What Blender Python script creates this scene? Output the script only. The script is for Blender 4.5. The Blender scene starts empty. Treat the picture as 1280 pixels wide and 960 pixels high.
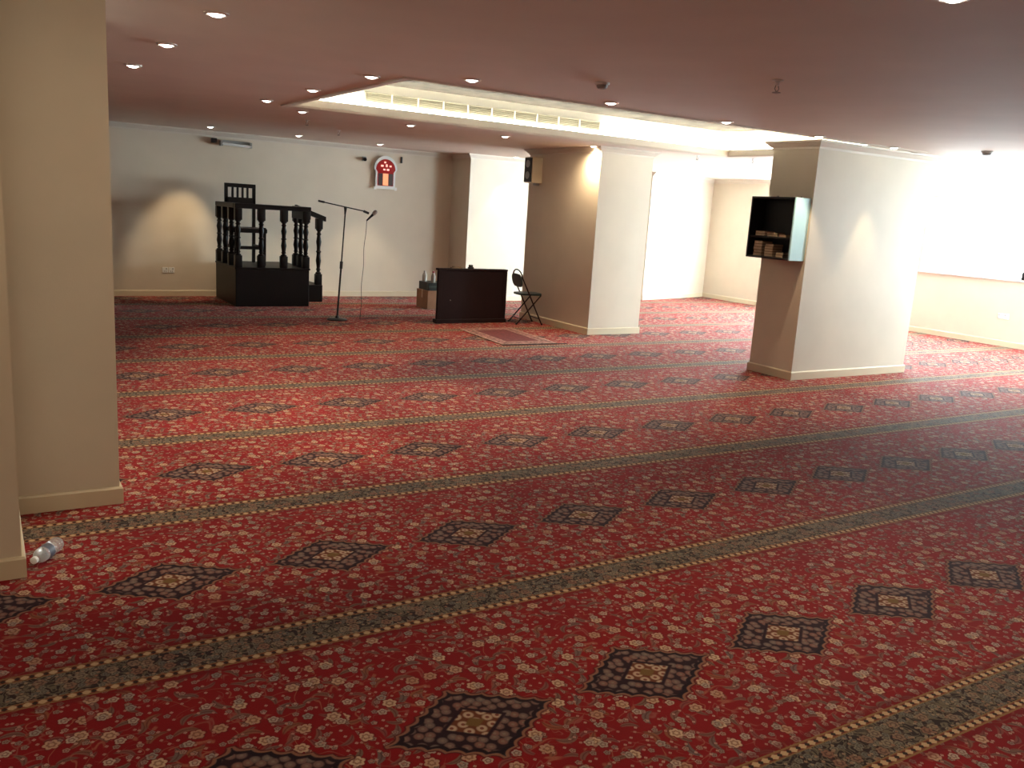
import bpy, bmesh, math, random
from mathutils import Vector, Matrix
random.seed(4)
H = 1.65                       # eye height; plan measurements below are in multiples of it
S = bpy.context.scene
COL = S.collection

# ------------------------------------------------------------------ camera
cam_data = bpy.data.cameras.new('camera')
cam = bpy.data.objects.new('camera', cam_data); COL.objects.link(cam); S.camera = cam
cam_data.sensor_width = 36; cam_data.lens = 1085/1280*36; cam_data.clip_start = .02; cam_data.clip_end = 100
yaw, pit, rol = .5572, -.1981, .0621
fwd = Vector((math.sin(yaw)*math.cos(pit), math.cos(yaw)*math.cos(pit), math.sin(pit)))
r0 = Vector((math.cos(yaw), -math.sin(yaw), 0)); u0 = r0.cross(fwd)
rr = r0*math.cos(rol)+u0*math.sin(rol); uu = -r0*math.sin(rol)+u0*math.cos(rol)
m = Matrix.Identity(4)
for i in range(3): m[i][0] = rr[i]; m[i][1] = uu[i]; m[i][2] = -fwd[i]
m[2][3] = H
cam.matrix_world = m

# ------------------------------------------------------------------ world, exposure
W = bpy.data.worlds.new('world'); S.world = W; W.use_nodes = True
W.node_tree.nodes['Background'].inputs[0].default_value = (.80, .90, 1, 1)
W.node_tree.nodes['Background'].inputs[1].default_value = 1.0
S.view_settings.view_transform = 'Standard'; S.view_settings.look = 'None'
S.view_settings.exposure = 0.92; S.view_settings.gamma = 1; S.view_settings.use_curve_mapping = False
WIN = 20.0                      # brightness of the backlit blinds and panes
SPOT = 40.0                     # watts of each downlight
COVE = 36.0                      # cove tube brightness

# ------------------------------------------------------------------ materials
def mat(name, col, rough=.6, metal=0, spec=.5, noise=0, nscale=8, emit=None, estr=0, bump=0, bscale=60, trans=0, ior=1.45, alpha=1, coat=0):
    M = bpy.data.materials.new(name); M.use_nodes = True
    N = M.node_tree.nodes; L = M.node_tree.links; B = N['Principled BSDF']
    B.inputs['Base Color'].default_value = (*col, 1); B.inputs['Roughness'].default_value = rough
    B.inputs['Metallic'].default_value = metal; B.inputs['Specular IOR Level'].default_value = spec
    B.inputs['Transmission Weight'].default_value = trans; B.inputs['IOR'].default_value = ior
    B.inputs['Coat Weight'].default_value = coat
    if emit: B.inputs['Emission Color'].default_value = (*emit, 1); B.inputs['Emission Strength'].default_value = estr
    tc = N.new('ShaderNodeTexCoord')
    if noise:
        n = N.new('ShaderNodeTexNoise'); n.inputs['Scale'].default_value = nscale; n.inputs['Detail'].default_value = 4
        L.new(tc.outputs['Object'], n.inputs['Vector'])
        r = N.new('ShaderNodeValToRGB')
        r.color_ramp.elements[0].position = .3; r.color_ramp.elements[1].position = .7
        r.color_ramp.elements[0].color = (*[c*(1-noise) for c in col], 1); r.color_ramp.elements[1].color = (*[min(1, c*(1+noise)) for c in col], 1)
        L.new(n.outputs['Fac'], r.inputs[0]); L.new(r.outputs[0], B.inputs['Base Color'])
    if bump:
        n2 = N.new('ShaderNodeTexNoise'); n2.inputs['Scale'].default_value = bscale; L.new(tc.outputs['Object'], n2.inputs['Vector'])
        b = N.new('ShaderNodeBump'); b.inputs['Strength'].default_value = bump; b.inputs['Distance'].default_value = .01
        L.new(n2.outputs['Fac'], b.inputs['Height']); L.new(b.outputs[0], B.inputs['Normal'])
    return M
def wood(name, c0, c1, rough=.4):
    M = mat(name, c0, rough); N = M.node_tree.nodes; L = M.node_tree.links
    tc = N.new('ShaderNodeTexCoord'); mp = N.new('ShaderNodeMapping'); mp.inputs['Scale'].default_value = (6, 6, 1.2)
    w = N.new('ShaderNodeTexNoise'); w.inputs['Scale'].default_value = 6; w.inputs['Detail'].default_value = 5; w.inputs['Distortion'].default_value = .6
    r = N.new('ShaderNodeValToRGB'); r.color_ramp.elements[0].color = (*c0, 1); r.color_ramp.elements[1].color = (*c1, 1)
    L.new(tc.outputs['Object'], mp.inputs[0]); L.new(mp.outputs[0], w.inputs['Vector']); L.new(w.outputs['Fac'], r.inputs[0])
    L.new(r.outputs[0], N['Principled BSDF'].inputs['Base Color']); return M

M_wall = mat('cream_wall_paint', (.67, .59, .475), .55, noise=.03, nscale=2.5, bump=.05, bscale=120, spec=.35)
M_ceil = mat('ceiling_paint', (.75, .65, .57), .8, noise=.03, nscale=2, spec=.2)
M_trim = mat('cream_gloss_trim', (.66, .57, .41), .35)
M_crown = mat('crown_plaster', (.68, .61, .52), .55)
M_cove = mat('cove_paint', (.85, .83, .74), .6)
M_dark = wood('near_black_wood', (.0045, .003, .0028), (.010, .006, .005), .45)
M_dark.node_tree.nodes['Principled BSDF'].inputs['Specular IOR Level'].default_value = .25
M_desk = wood('dark_mahogany', (.009, .0030, .0036), (.018, .0055, .006), .55)
M_desk.node_tree.nodes['Principled BSDF'].inputs['Specular IOR Level'].default_value = .2
M_black = mat('black_plastic', (.01, .01, .01), .45)
M_blackmetal = mat('black_metal', (.012, .012, .012), .4, .3)
M_brownmetal = mat('dark_brown_tube', (.03, .012, .01), .35, .4)
M_greenpad = mat('dark_green_vinyl', (.012, .028, .027), .45)
M_white = mat('white_plastic', (.8, .8, .78), .4)
M_grey = mat('grey_plastic', (.3, .3, .29), .5)
M_silver = mat('silver_frame', (.75, .78, .78), .3, .4)
M_blue = mat('pale_blue_reflection', (.50, .80, .90), .25, coat=.3)  # pale blue stands in for window light reflected in the bookcase side
M_card = mat('cardboard', (.30, .16, .09), .8, noise=.1, nscale=10)
M_green = mat('dark_green_box', (.006, .012, .010), .5)
M_band = mat('pale_green_print', (.03, .05, .042), .5)
M_page = mat('book_pages', (.55, .44, .30), .8, noise=.15, nscale=40)
M_cover = mat('book_cover', (.22, .15, .09), .6)
M_vent = mat('vent_grey_green', (.42, .40, .32), .5)
M_ventdark = mat('vent_shadow_gap', (.20, .19, .15), .8)
M_bulb = mat('lamp_lens', (1, 1, 1), .3, emit=(1, .93, .82), estr=9)
M_bulbring = mat('lamp_trim_ring', (.7, .66, .6), .3, .5)
M_tube = mat('cove_tube', (1, 1, 1), .5, emit=(1, .94, .76), estr=COVE)
M_blind = mat('backlit_blind', (.8, .8, .8), .8, emit=(.73, .92, 1), estr=WIN)
M_blind3 = mat('added_window_glow_strong', (.8, .8, .8), .8, emit=(.73, .92, 1), estr=WIN*2)  # glow of an added hidden window, raised to light the far wall
M_blind1 = mat('added_window_glow_weak', (.8, .8, .8), .8, emit=(.73, .92, 1), estr=WIN*.4)  # glow of an added unseen window, lowered to spare the wide pillar
M_blind4 = mat('added_window_glow_medium', (.8, .8, .8), .8, emit=(.73, .92, 1), estr=WIN*.8)  # glow of the added front window, strength set for the light only
M_jar = mat('milky_bottle_plastic', (.42, .40, .36), .5)
M_red = mat('red_cap', (.25, .01, .01), .5)
M_led = mat('red_led_glow', (.3, .05, .04), .5, emit=(1, .32, .26), estr=1.3)
M_ledpanel = mat('red_display_glass', (.16, .006, .006), .25, emit=(.6, .01, .01), estr=.12)
M_ledorange = mat('orange_display_column', (.5, .16, .08), .4, emit=(1, .35, .16), estr=.55)
M_clockdark = mat('dark_display_side', (.05, .035, .035), .35)
M_bottle = mat('clear_bottle_plastic', (.86, .90, .92), .08, trans=.75, ior=1.25)
M_bottlecap = mat('white_bottle_cap', (.75, .75, .75), .45)
M_bottlelabel = mat('slate_blue_bottle_label', (.10, .11, .15), .5)
M_steel = mat('dull_steel', (.35, .33, .3), .4, .7)

# --- patterned coffer ceiling
def coffer_top_mat():
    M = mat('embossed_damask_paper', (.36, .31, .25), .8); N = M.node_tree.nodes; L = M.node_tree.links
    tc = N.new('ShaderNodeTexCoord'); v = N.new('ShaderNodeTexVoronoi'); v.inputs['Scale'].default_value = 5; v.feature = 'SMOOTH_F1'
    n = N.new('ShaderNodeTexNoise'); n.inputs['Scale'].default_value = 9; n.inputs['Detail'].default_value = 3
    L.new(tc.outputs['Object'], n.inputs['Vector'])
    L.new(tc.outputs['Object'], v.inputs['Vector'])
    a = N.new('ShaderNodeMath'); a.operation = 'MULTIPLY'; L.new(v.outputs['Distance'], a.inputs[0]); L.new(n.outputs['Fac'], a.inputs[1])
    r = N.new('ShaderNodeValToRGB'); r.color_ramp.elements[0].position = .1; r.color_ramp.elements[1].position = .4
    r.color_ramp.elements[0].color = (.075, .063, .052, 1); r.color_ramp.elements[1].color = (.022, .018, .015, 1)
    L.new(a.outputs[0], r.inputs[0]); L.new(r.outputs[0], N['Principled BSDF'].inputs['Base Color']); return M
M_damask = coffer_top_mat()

# --- the carpet: rows, border stripes, medallions, flowers and scrolls
def carpet_mat():
    M = bpy.data.materials.new('red_prayer_carpet'); M.use_nodes = True
    N = M.node_tree.nodes; L = M.node_tree.links; B = N['Principled BSDF']
    def put(sock, v):
        if isinstance(v, bpy.types.NodeSocket): L.new(v, sock)
        elif isinstance(v, (tuple, list)): sock.default_value = (*v, 1) if len(v) == 3 and sock.type == 'RGBA' else v
        else: sock.default_value = v
    def mth(op, a, b=None, c=None, clamp=False):
        n = N.new('ShaderNodeMath'); n.operation = op; n.use_clamp = clamp
        put(n.inputs[0], a)
        if b is not None: put(n.inputs[1], b)
        if c is not None: put(n.inputs[2], c)
        return n.outputs[0]
    def mix(f, a, b):
        n = N.new('ShaderNodeMix'); n.data_type = 'RGBA'
        put(n.inputs[0], f); put(n.inputs[6], a); put(n.inputs[7], b); return n.outputs[2]
    def comb(x, y, z=0):
        n = N.new('ShaderNodeCombineXYZ'); put(n.inputs[0], x); put(n.inputs[1], y); put(n.inputs[2], z); return n.outputs[0]
    def sep(v):
        n = N.new('ShaderNodeSeparateXYZ'); put(n.inputs[0], v); return n.outputs
    def below(x, edge, soft):      # 1 where x < edge
        n = N.new('ShaderNodeMapRange'); put(n.inputs[0], x); n.inputs[1].default_value = edge-soft; n.inputs[2].default_value = edge+soft
        n.inputs[3].default_value = 1; n.inputs[4].default_value = 0; return n.outputs[0]
    def band(x, a, b, soft): return mth('MULTIPLY', below(x, b, soft), mth('SUBTRACT', 1, below(x, a, soft)))
    def noise(vec, scale, detail=2, dist=0):
        n = N.new('ShaderNodeTexNoise'); n.noise_dimensions = '2D'; put(n.inputs['Vector'], vec); n.inputs['Scale'].default_value = scale
        n.inputs['Detail'].default_value = detail; n.inputs['Distortion'].default_value = dist; return n
    tc = N.new('ShaderNodeTexCoord'); o = sep(tc.outputs['Object'])
    X = mth('DIVIDE', o[0], H); Y = mth('DIVIDE', o[1], H)
    rowf = mth('DIVIDE', mth('SUBTRACT', Y, .93), .892); row = mth('FLOOR', rowf)
    vy = mth('MULTIPLY', mth('SUBTRACT', rowf, row), .892)
    off = .2295
    for n_, d_ in ((0, .123), (1, .1555), (3, .011), (4, .028), (-1, .2)):
        off = mth('ADD', off, mth('MULTIPLY', mth('COMPARE', row, n_, .1), d_))
    per = .4425
    t = mth('ADD', mth('DIVIDE', mth('SUBTRACT', X, off), per), .5)
    tf = mth('FLOOR', t)
    ux = mth('MULTIPLY', mth('SUBTRACT', mth('SUBTRACT', t, tf), .5), per)
    uy = mth('SUBTRACT', vy, mth('ADD', .408, mth('MULTIPLY', mth('MINIMUM', mth('MAXIMUM', row, 0), 4), .009)))
    tile = comb(ux, uy)
    # base red, worn and faded in broad patches
    nb = noise(comb(X, Y), 3.2, 4)
    colr = mix(nb.outputs['Fac'], (.185, .0050, .0100), (.300, .0100, .0120))
    # flower layer from Voronoi cells of the repeating tile
    def cells(scale, sx, sy, rnd, U=None, V=None):
        n = N.new('ShaderNodeTexVoronoi'); n.voronoi_dimensions = '2D'; n.inputs['Scale'].default_value = scale; n.inputs['Randomness'].default_value = rnd
        vec = comb(mth('ADD', U or ux, sx), mth('ADD', V or uy, sy)); put(n.inputs['Vector'], vec)
        sub = N.new('ShaderNodeVectorMath'); sub.operation = 'SUBTRACT'; put(sub.inputs[0], vec); L.new(n.outputs['Position'], sub.inputs[1])
        c = N.new('ShaderNodeSeparateColor'); L.new(n.outputs['Color'], c.inputs[0])
        s = sep(sub.outputs[0]); return s[0], s[1], c.outputs
    # scroll stems
    def stems(scale, shift, width, colour, colr):
        n = noise(comb(mth('ADD', ux, shift), mth('ADD', uy, shift*1.7)), scale, 1, .9)
        d = mth('ABSOLUTE', mth('SUBTRACT', n.outputs['Fac'], .5))
        gate = noise(comb(mth('ADD', ux, shift+3), uy), scale*.9, 1)
        g = mth('SUBTRACT', 1, below(gate.outputs['Fac'], .5, .03))
        return mix(mth('MULTIPLY', mth('MULTIPLY', below(d, width, width*.5), g), .8), colr, colour)
    colr = stems(13, 1.3, .014, (.36, .13, .075), colr)
    colr = stems(17, 4.1, .016, (.30, .085, .065), colr)
    # leaves: long ellipses turned at random
    def leaves(scale, sx, sy, la, lb, prob, ca, cb, colr):
        a, b, c = cells(scale, sx, sy, .85)
        ang = mth('MULTIPLY', c[0], 6.283); ca_ = mth('COSINE', ang); sa_ = mth('SINE', ang)
        p = mth('ADD', mth('MULTIPLY', a, ca_), mth('MULTIPLY', b, sa_)); q = mth('SUBTRACT', mth('MULTIPLY', b, ca_), mth('MULTIPLY', a, sa_))
        q = mth('ADD', q, mth('MULTIPLY', mth('MULTIPLY', p, p), 18))
        e = mth('ADD', mth('POWER', mth('DIVIDE', p, la), 2), mth('POWER', mth('DIVIDE', q, lb), 2))
        f = mth('MULTIPLY', below(e, 1, .25), below(c[1], prob, .001))
        vein = below(mth('ABSOLUTE', q), lb*.22, lb*.1)
        cc = mix(mth('MULTIPLY', vein, .6), mix(c[2], ca, cb), (.06, .015, .015))
        return mix(mth('MULTIPLY', f, .85), colr, cc)
    colr = leaves(21, .3, .1, .020, .0060, .70, (.17, .13, .09), (.24, .07, .06), colr)
    colr = leaves(17, 2.3, 1.1, .024, .0075, .55, (.14, .13, .115), (.30, .10, .04), colr)
    # flowers with petals
    def flowers(scale, sx, sy, R, pet, prob, ca, cb, eye, colr, rnd=.8, U=None, V=None):
        a, b, c = cells(scale, sx, sy, rnd, U, V)
        r = mth('SQRT', mth('ADD', mth('MULTIPLY', a, a), mth('MULTIPLY', b, b))); th = mth('ARCTAN2', b, a)
        lobe = mth('ADD', .80, mth('MULTIPLY', mth('ABSOLUTE', mth('COSINE', mth('MULTIPLY', th, pet/2))), .28))
        q = mth('DIVIDE', mth('DIVIDE', r, R), lobe)
        gate = below(c[1], prob, .001)
        edge = mth('MULTIPLY', below(q, 1.25, .06), gate)
        colr = mix(mth('MULTIPLY', edge, .40), colr, (.05, .006, .008))
        body = mth('MULTIPLY', below(q, 1, .08), gate)
        pcol = mix(c[2], ca, cb)
        colr = mix(mth('MULTIPLY', body, .95), colr, pcol)
        ring = mth('MULTIPLY', band(q, .32, .62, .08), gate)
        colr = mix(mth('MULTIPLY', ring, .7), colr, eye)
        return colr
    colr = flowers(30, 5.2, 3.3, .0065, 5, .75, (.42, .24, .18), (.28, .21, .17), (.10, .02, .02), colr)
    colr = flowers(14.5, .72, .37, .0140, 6, .52, (.66, .48, .32), (.46, .24, .15), (.17, .05, .025), colr)
    colr = flowers(18, 3.15, 7.9, .0100, 5, .52, (.56, .42, .32), (.29, .27, .23), (.13, .03, .03), colr)
    colr = flowers(42, 1.9, 2.8, .0034, 4, .75, (.58, .38, .29), (.42, .22, .16), (.30, .12, .1), colr)
    # plain margin beside the stripes
    # medallion
    ax = mth('ABSOLUTE', ux); ay = mth('ABSOLUTE', uy)
    d0 = mth('ADD', mth('DIVIDE', ax, .182), mth('DIVIDE', ay, .121))
    wob = mth('MULTIPLY', mth('ABSOLUTE', mth('SINE', mth('MULTIPLY', mth('SUBTRACT', mth('DIVIDE', ax, .182), mth('DIVIDE', ay, .121)), 9.4))), .075)
    d = mth('ADD', mth('SUBTRACT', d0, .05), wob)
    va, vb, vc = cells(44, .2, .3, .75)
    vr = mth('SQRT', mth('ADD', mth('MULTIPLY', va, va), mth('MULTIPLY', vb, vb)))
    ros = mix(vc[0], (.165, .125, .11), (.23, .10, .075))
    ros = mix(mth('MULTIPLY', below(vr, .0034, .0014), .8), ros, (.26, .19, .14))
    ros = mix(mth('SUBTRACT', 1, below(vr, .0098, .0022)), ros, (.022, .010, .015))
    med = ros
    dcen = mth('ADD', mth('DIVIDE', ax, .062), mth('DIVIDE', ay, .048))
    med = mix(below(dcen, 1.22, .05), med, (.020, .008, .014))
    ca_, cb_, cc_ = cells(38, .0, .0, .2)
    cr = mth('SQRT', mth('ADD', mth('MULTIPLY', ca_, ca_), mth('MULTIPLY', cb_, cb_)))
    cen = mix(below(cr, .0105, .002), (.15, .045, .02), (.50, .36, .25))
    cen = mix(below(cr, .0042, .001), cen, (.20, .06, .04))
    cen = mix(below(dcen, .36, .06), cen, (.17, .10, .03))
    med = mix(below(dcen, 1.0, .05), med, cen)
    med = mix(band(d, .87, .96, .015), med, (.012, .007, .012))
    med = mix(band(d, .97, 1.03, .012), med, (.27, .12, .07))
    colr = mix(below(d, 1.06, .02), colr, (.09, .006, .010))
    colr = mix(below(d, 1.03, .015), colr, med)
    # stripe
    s1 = mth('MINIMUM', vy, mth('SUBTRACT', .892, vy))
    sv = mth('SUBTRACT', vy, mth('MULTIPLY', mth('GREATER_THAN', vy, .446), .892))
    stripe = (.026, .020, .020)
    sn = noise(comb(X, sv), 34, 2, 1.2)
    stripe = mix(band(sn.outputs['Fac'], .44, .56, .03), stripe, (.15, .125, .085))
    def wrap(st, *a): return flowers(*a, st, .85, X, sv)
    stripe = wrap(stripe, 46, .3, .9, .0085, 5, .75, (.24, .21, .15), (.15, .15, .13), (.05, .035, .03))
    stripe = wrap(stripe, 27, 1.7, .4, .0125, 6, .55, (.27, .22, .15), (.25, .12, .08), (.06, .03, .03))
    stripe = wrap(stripe, 70, 2.7, .1, .0036, 4, .5, (.36, .30, .2), (.30, .14, .09), (.2, .1, .06))
    # guard bands with lozenges
    g = mth('ABSOLUTE', mth('SUBTRACT', mth('FRACT', mth('DIVIDE', X, .026)), .5))
    gy = mth('DIVIDE', mth('ABSOLUTE', mth('SUBTRACT', s1, .0545)), .0085)
    loz = mth('ADD', mth('MULTIPLY', g, 2), gy)
    guard = mix(below(loz, 1.0, .12), (.20, .05, .025), (.56, .39, .22))
    guard = mix(below(mth('ADD', mth('MULTIPLY', mth('SUBTRACT', .5, g), 3.2), gy), .8, .1), guard, (.03, .018, .014))
    stripe = mix(band(s1, .0435, .0465, .0008), stripe, (.26, .15, .06))
    stripe = mix(band(s1, .0465, .0625, .0008), stripe, guard)
    stripe = mix(band(s1, .0625, .067, .0008), stripe, (.27, .15, .055))
    colr = mix(mth('MULTIPLY', band(s1, .066, .085, .006), .65), colr, (.15, .006, .010))
    colr = mix(below(s1, .067, .0008), colr, stripe)
    # pile: small value noise
    pn = noise(tc.outputs['Object'], 260, 2)
    colr = mix(mth('MULTIPLY', mth('SUBTRACT', pn.outputs['Fac'], .35), .5, clamp=True), colr, (.04, .008, .008))
    L.new(colr, B.inputs['Base Color'])
    B.inputs['Roughness'].default_value = .85; B.inputs['Specular IOR Level'].default_value = .06
    B.inputs['Sheen Weight'].default_value = .07; B.inputs['Sheen Roughness'].default_value = .45; B.inputs['Sheen Tint'].default_value = (1, .7, .68, 1)
    bp = N.new('ShaderNodeBump'); bp.inputs['Strength'].default_value = .25; bp.inputs['Distance'].default_value = .004
    L.new(pn.outputs['Fac'], bp.inputs['Height']); L.new(bp.outputs[0], B.inputs['Normal'])
    return M
M_carpet = carpet_mat()

def rug_mat():
    M = bpy.data.materials.new('woven_prayer_rug'); M.use_nodes = True; N = M.node_tree.nodes; L = M.node_tree.links; B = N['Principled BSDF']
    tc = N.new('ShaderNodeTexCoord'); n = N.new('ShaderNodeTexVoronoi'); n.inputs['Scale'].default_value = 26; L.new(tc.outputs['Object'], n.inputs['Vector'])
    r = N.new('ShaderNodeValToRGB'); r.color_ramp.elements[0].color = (.10, .010, .014, 1); r.color_ramp.elements[1].color = (.17, .03, .03, 1); r.color_ramp.elements[0].position = .3
    L.new(n.outputs['Distance'], r.inputs[0]); L.new(r.outputs[0], B.inputs['Base Color']); B.inputs['Roughness'].default_value = .9; return M
M_rug = rug_mat()
M_rugborder = mat('rug_border_weave', (.24, .11, .095), .9, noise=.9, nscale=30)
M_ruglight = mat('rug_pale_band', (.36, .22, .18), .9, noise=.5, nscale=30)
M_rugfringe = mat('rug_dark_fringe', (.02, .006, .006), .9)

# ------------------------------------------------------------------ mesh helpers
def P(x, y, z): return Vector((x*H, y*H, (z+1)*H))          # plan units -> metres
class MB:
    def __init__(s): s.v = []; s.f = []
    def add(s, v, f):
        o = len(s.v); s.v += [tuple(p) for p in v]; s.f += [tuple(i+o for i in q) for q in f]; return s
    def box(s, a, b):
        x0, y0, z0 = (min(p, q) for p, q in zip(a, b)); x1, y1, z1 = (max(p, q) for p, q in zip(a, b))
        return s.add([(x0,y0,z0),(x1,y0,z0),(x1,y1,z0),(x0,y1,z0),(x0,y0,z1),(x1,y0,z1),(x1,y1,z1),(x0,y1,z1)],
              [(0,3,2,1),(4,5,6,7),(0,1,5,4),(1,2,6,5),(2,3,7,6),(3,0,4,7)])
    def bbox(s, a, b, c=.006):                              # box with chamfered edges
        bm = bmesh.new(); bmesh.ops.create_cube(bm, size=1)
        for v in bm.verts: v.co = Vector([(a[i]+b[i])/2 + v.co[i]*(abs(b[i]-a[i])) for i in range(3)])
        c = min(c, *(abs(b[i]-a[i])*.45 for i in range(3)))
        bmesh.ops.bevel(bm, geom=bm.edges[:], offset=c, segments=2, affect='EDGES', profile=.5)
        bm.verts.index_update(); s.add([v.co for v in bm.verts], [[v.index for v in f.verts] for f in bm.faces]); bm.free(); return s
    def tube(s, pts, r, n=10, caps=True):
        pts = [Vector(p) for p in pts]; rs = r if isinstance(r, (list, tuple)) else [r]*len(pts); rings = []
        for i, p in enumerate(pts):
            d = (pts[min(i+1, len(pts)-1)]-pts[max(i-1, 0)]).normalized()
            a = d.orthogonal().normalized() if i == 0 else (pa - d*pa.dot(d)).normalized()
            pa = a; b = d.cross(a)
            rings.append([p+(a*math.cos(k*math.tau/n)+b*math.sin(k*math.tau/n))*rs[i] for k in range(n)])
        v = [q for g in rings for q in g]; f = []
        for i in range(len(pts)-1):
            for k in range(n): f.append((i*n+k, i*n+(k+1) % n, (i+1)*n+(k+1) % n, (i+1)*n+k))
        if caps: f.append(tuple(range(n-1, -1, -1))); f.append(tuple((len(pts)-1)*n+k for k in range(n)))
        return s.add(v, f)
    def lathe(s, c, prof, n=14):                            # prof: (radius, z)
        v = []; f = []
        for r, z in prof: v += [(c[0]+r*math.cos(k*math.tau/n), c[1]+r*math.sin(k*math.tau/n), c[2]+z) for k in range(n)]
        for i in range(len(prof)-1):
            for k in range(n): f.append((i*n+k, i*n+(k+1) % n, (i+1)*n+(k+1) % n, (i+1)*n+k))
        f.append(tuple(range(n-1, -1, -1))); f.append(tuple((len(prof)-1)*n+k for k in range(n)))
        return s.add(v, f)
    def prism(s, pts, d):                                    # polygon swept by vector d
        pts = [Vector(p) for p in pts]; n = len(pts); d = Vector(d)
        v = pts+[p+d for p in pts]; f = [tuple(range(n-1, -1, -1)), tuple(range(n, 2*n))]
        for i in range(n): f.append((i, (i+1) % n, n+(i+1) % n, n+i))
        return s.add(v, f)
    def ring(s, x0, x1, y0, y1, prof):                        # profile (outward offset, z) carried round a rectangle, mitred
        n = len(prof); v = []; f = []
        for sx, sy in ((0,0),(1,0),(1,1),(0,1)):
            for o, z in prof: v.append((x1+o if sx else x0-o, y1+o if sy else y0-o, z))
        for c in range(4):
            e = (c+1) % 4
            for i in range(n-1): f.append((c*n+i, e*n+i, e*n+i+1, c*n+i+1))
        return s.add(v, f)
    def build(s, name, material, parent=None, smooth=False, bevel=0):
        me = bpy.data.meshes.new(name); me.from_pydata([tuple(p) for p in s.v], [], s.f); me.update()
        bm = bmesh.new(); bm.from_mesh(me); bmesh.ops.recalc_face_normals(bm, faces=bm.faces[:]); bm.to_mesh(me); bm.free()
        me.materials.append(material)
        if smooth:
            for p in me.polygons: p.use_smooth = True
            try: me.set_sharp_from_angle(angle=math.radians(38))
            except Exception: pass
        o = bpy.data.objects.new(name, me); COL.objects.link(o)
        if parent: o.parent = parent; o.matrix_parent_inverse = parent.matrix_world.inverted()
        return o
def tag(o, label=None, cat=None, group=None, kind=None):
    if label: o['label'] = label
    if cat: o['category'] = cat
    if group: o['group'] = group
    if kind: o['kind'] = kind
    return o
def thing(name, loc, label, cat, group=None, kind=None):
    o = bpy.data.objects.new(name, None); COL.objects.link(o); o.location = loc; o.empty_display_size = .1
    o.matrix_world = Matrix.Translation(loc)
    return tag(o, label, cat, group, kind)
def copy_tree(o, parent=None, delta=None):
    c = o.copy(); COL.objects.link(c); c.parent = parent
    for ch in list(o.children): copy_tree(ch, c)
    return c
def ST(o): o['kind'] = 'structure'; return o

# ------------------------------------------------------------------ room shell
CZ = .547                                   # ceiling underside above the eye
X0, X1, Y0, Y1 = -1.6, 8.36, -2.4, 8.69      # inner faces of the walls
T = .08
# floor
fl = MB().add([P(X0-T, Y0-T, -1), P(X1+T, Y0-T, -1), P(X1+T, Y1+T, -1), P(X0-T, Y1+T, -1)], [(0, 1, 2, 3)])
ST(fl.build('floor', M_carpet))
tag(bpy.data.objects['floor'], 'red carpet with rows of dark diamond medallions between patterned stripes', 'carpet')
# ceiling with the coffer opening
ox0, ox1, oy0, oy1 = 1.69, 5.46, 3.75, 5.54
cl = MB(); zt = CZ+.035
for (a, b, c, d) in ((X0-T, X1+T, Y0-T, oy0), (X0-T, X1+T, oy1, Y1+T), (X0-T, ox0, oy0, oy1), (ox1, X1+T, oy0, oy1)):
    cl.box(P(a, c, CZ), P(b, d, zt))
ceiling = ST(cl.build('ceiling', M_ceil))
# rim moulding round the opening
MB().ring(ox0*H, ox1*H, oy0*H, oy1*H, [(0, (1+zt)*H+.03), (-.035, (1+zt)*H+.03), (-.035, (1+CZ)*H+.01), (-.02, (1+CZ)*H-.008), (.05, (1+CZ)*H-.012), (.06, (1+CZ)*H)]).build('trim_1', M_crown)
ST(bpy.data.objects['trim_1'])
# raised coffer
cx0, cx1, cy0, cy1, cz = ox0-.085, ox1+.085, oy0-.085, oy1+.085, .757
cv = MB()
for a, b in (((cx0-.03, cy0-.03), (cx1+.03, cy0)), ((cx0-.03, cy1), (cx1+.03, cy1+.03)), ((cx0-.03, cy0), (cx0, cy1)), ((cx1, cy0), (cx1+.03, cy1))):
    cv.box(P(*a, zt), P(*b, cz+.03))
ST(cv.build('trim_2', M_cove))
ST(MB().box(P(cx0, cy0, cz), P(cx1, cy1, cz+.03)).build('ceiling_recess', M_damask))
# stepped cornice across the right end of the coffer
zz = [(0, 0), (-.10, 0), (-.10, -.012), (-.085, -.016), (-.07, -.030), (-.055, -.034), (-.045, -.050), (0, -.055)]
pr = [P(cx1+o, cy0, cz+z) for o, z in zz]
ST(MB().prism(pr, (0, (cy1-cy0)*H, 0)).build('trim_3', M_crown))

def wall_y(name, y, yo, xa, xb, holes=()):   # wall in an x-z plane with rectangular holes (xa,xb,za,zb)
    b = MB(); c = xa
    for h0, h1, z0, z1 in holes:
        b.box(P(c, y, -1), P(h0, yo, CZ)); b.box(P(h0, y, -1), P(h1, yo, z0)); b.box(P(h0, y, z1), P(h1, yo, CZ)); c = h1
    b.box(P(c, y, -1), P(xb, yo, CZ)); return ST(b.build(name, M_wall))
def wall_x(name, x, xo, ya, yb, holes=()):
    b = MB(); c = ya
    for h0, h1, z0, z1 in holes:
        b.box(P(x, c, -1), P(xo, h0, CZ)); b.box(P(x, h0, -1), P(xo, h1, z0)); b.box(P(x, h0, z1), P(xo, h1, CZ)); c = h1
    b.box(P(x, c, -1), P(xo, yb, CZ)); return ST(b.build(name, M_wall))
wall_y('wall_back', Y1, Y1+T, X0-T, X1+T)
FY = 2.4
WZ0, WZ1 = -.36, .40
wins = [(2.60, 3.85), (4.30, 5.55), (5.80, 7.42)]
wall_x('wall_right', X1, X1+T, FY-T, Y1, [(a, b, WZ0, WZ1) for a, b in wins])

fw = [(6.90, 8.27, -.62, .42)]
wall_y('wall_front_right', FY, FY-T, 6.25, X1, fw)  # unseen wall placed to carry the added window
wall_x('wall_side_right', 6.25, 6.25+T, Y0, FY-T)
wall_x('wall_left', X0, X0-T, Y0, Y1)
wall_y('wall_front', Y0, Y0-T, X0-T, 6.25+T)

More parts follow.
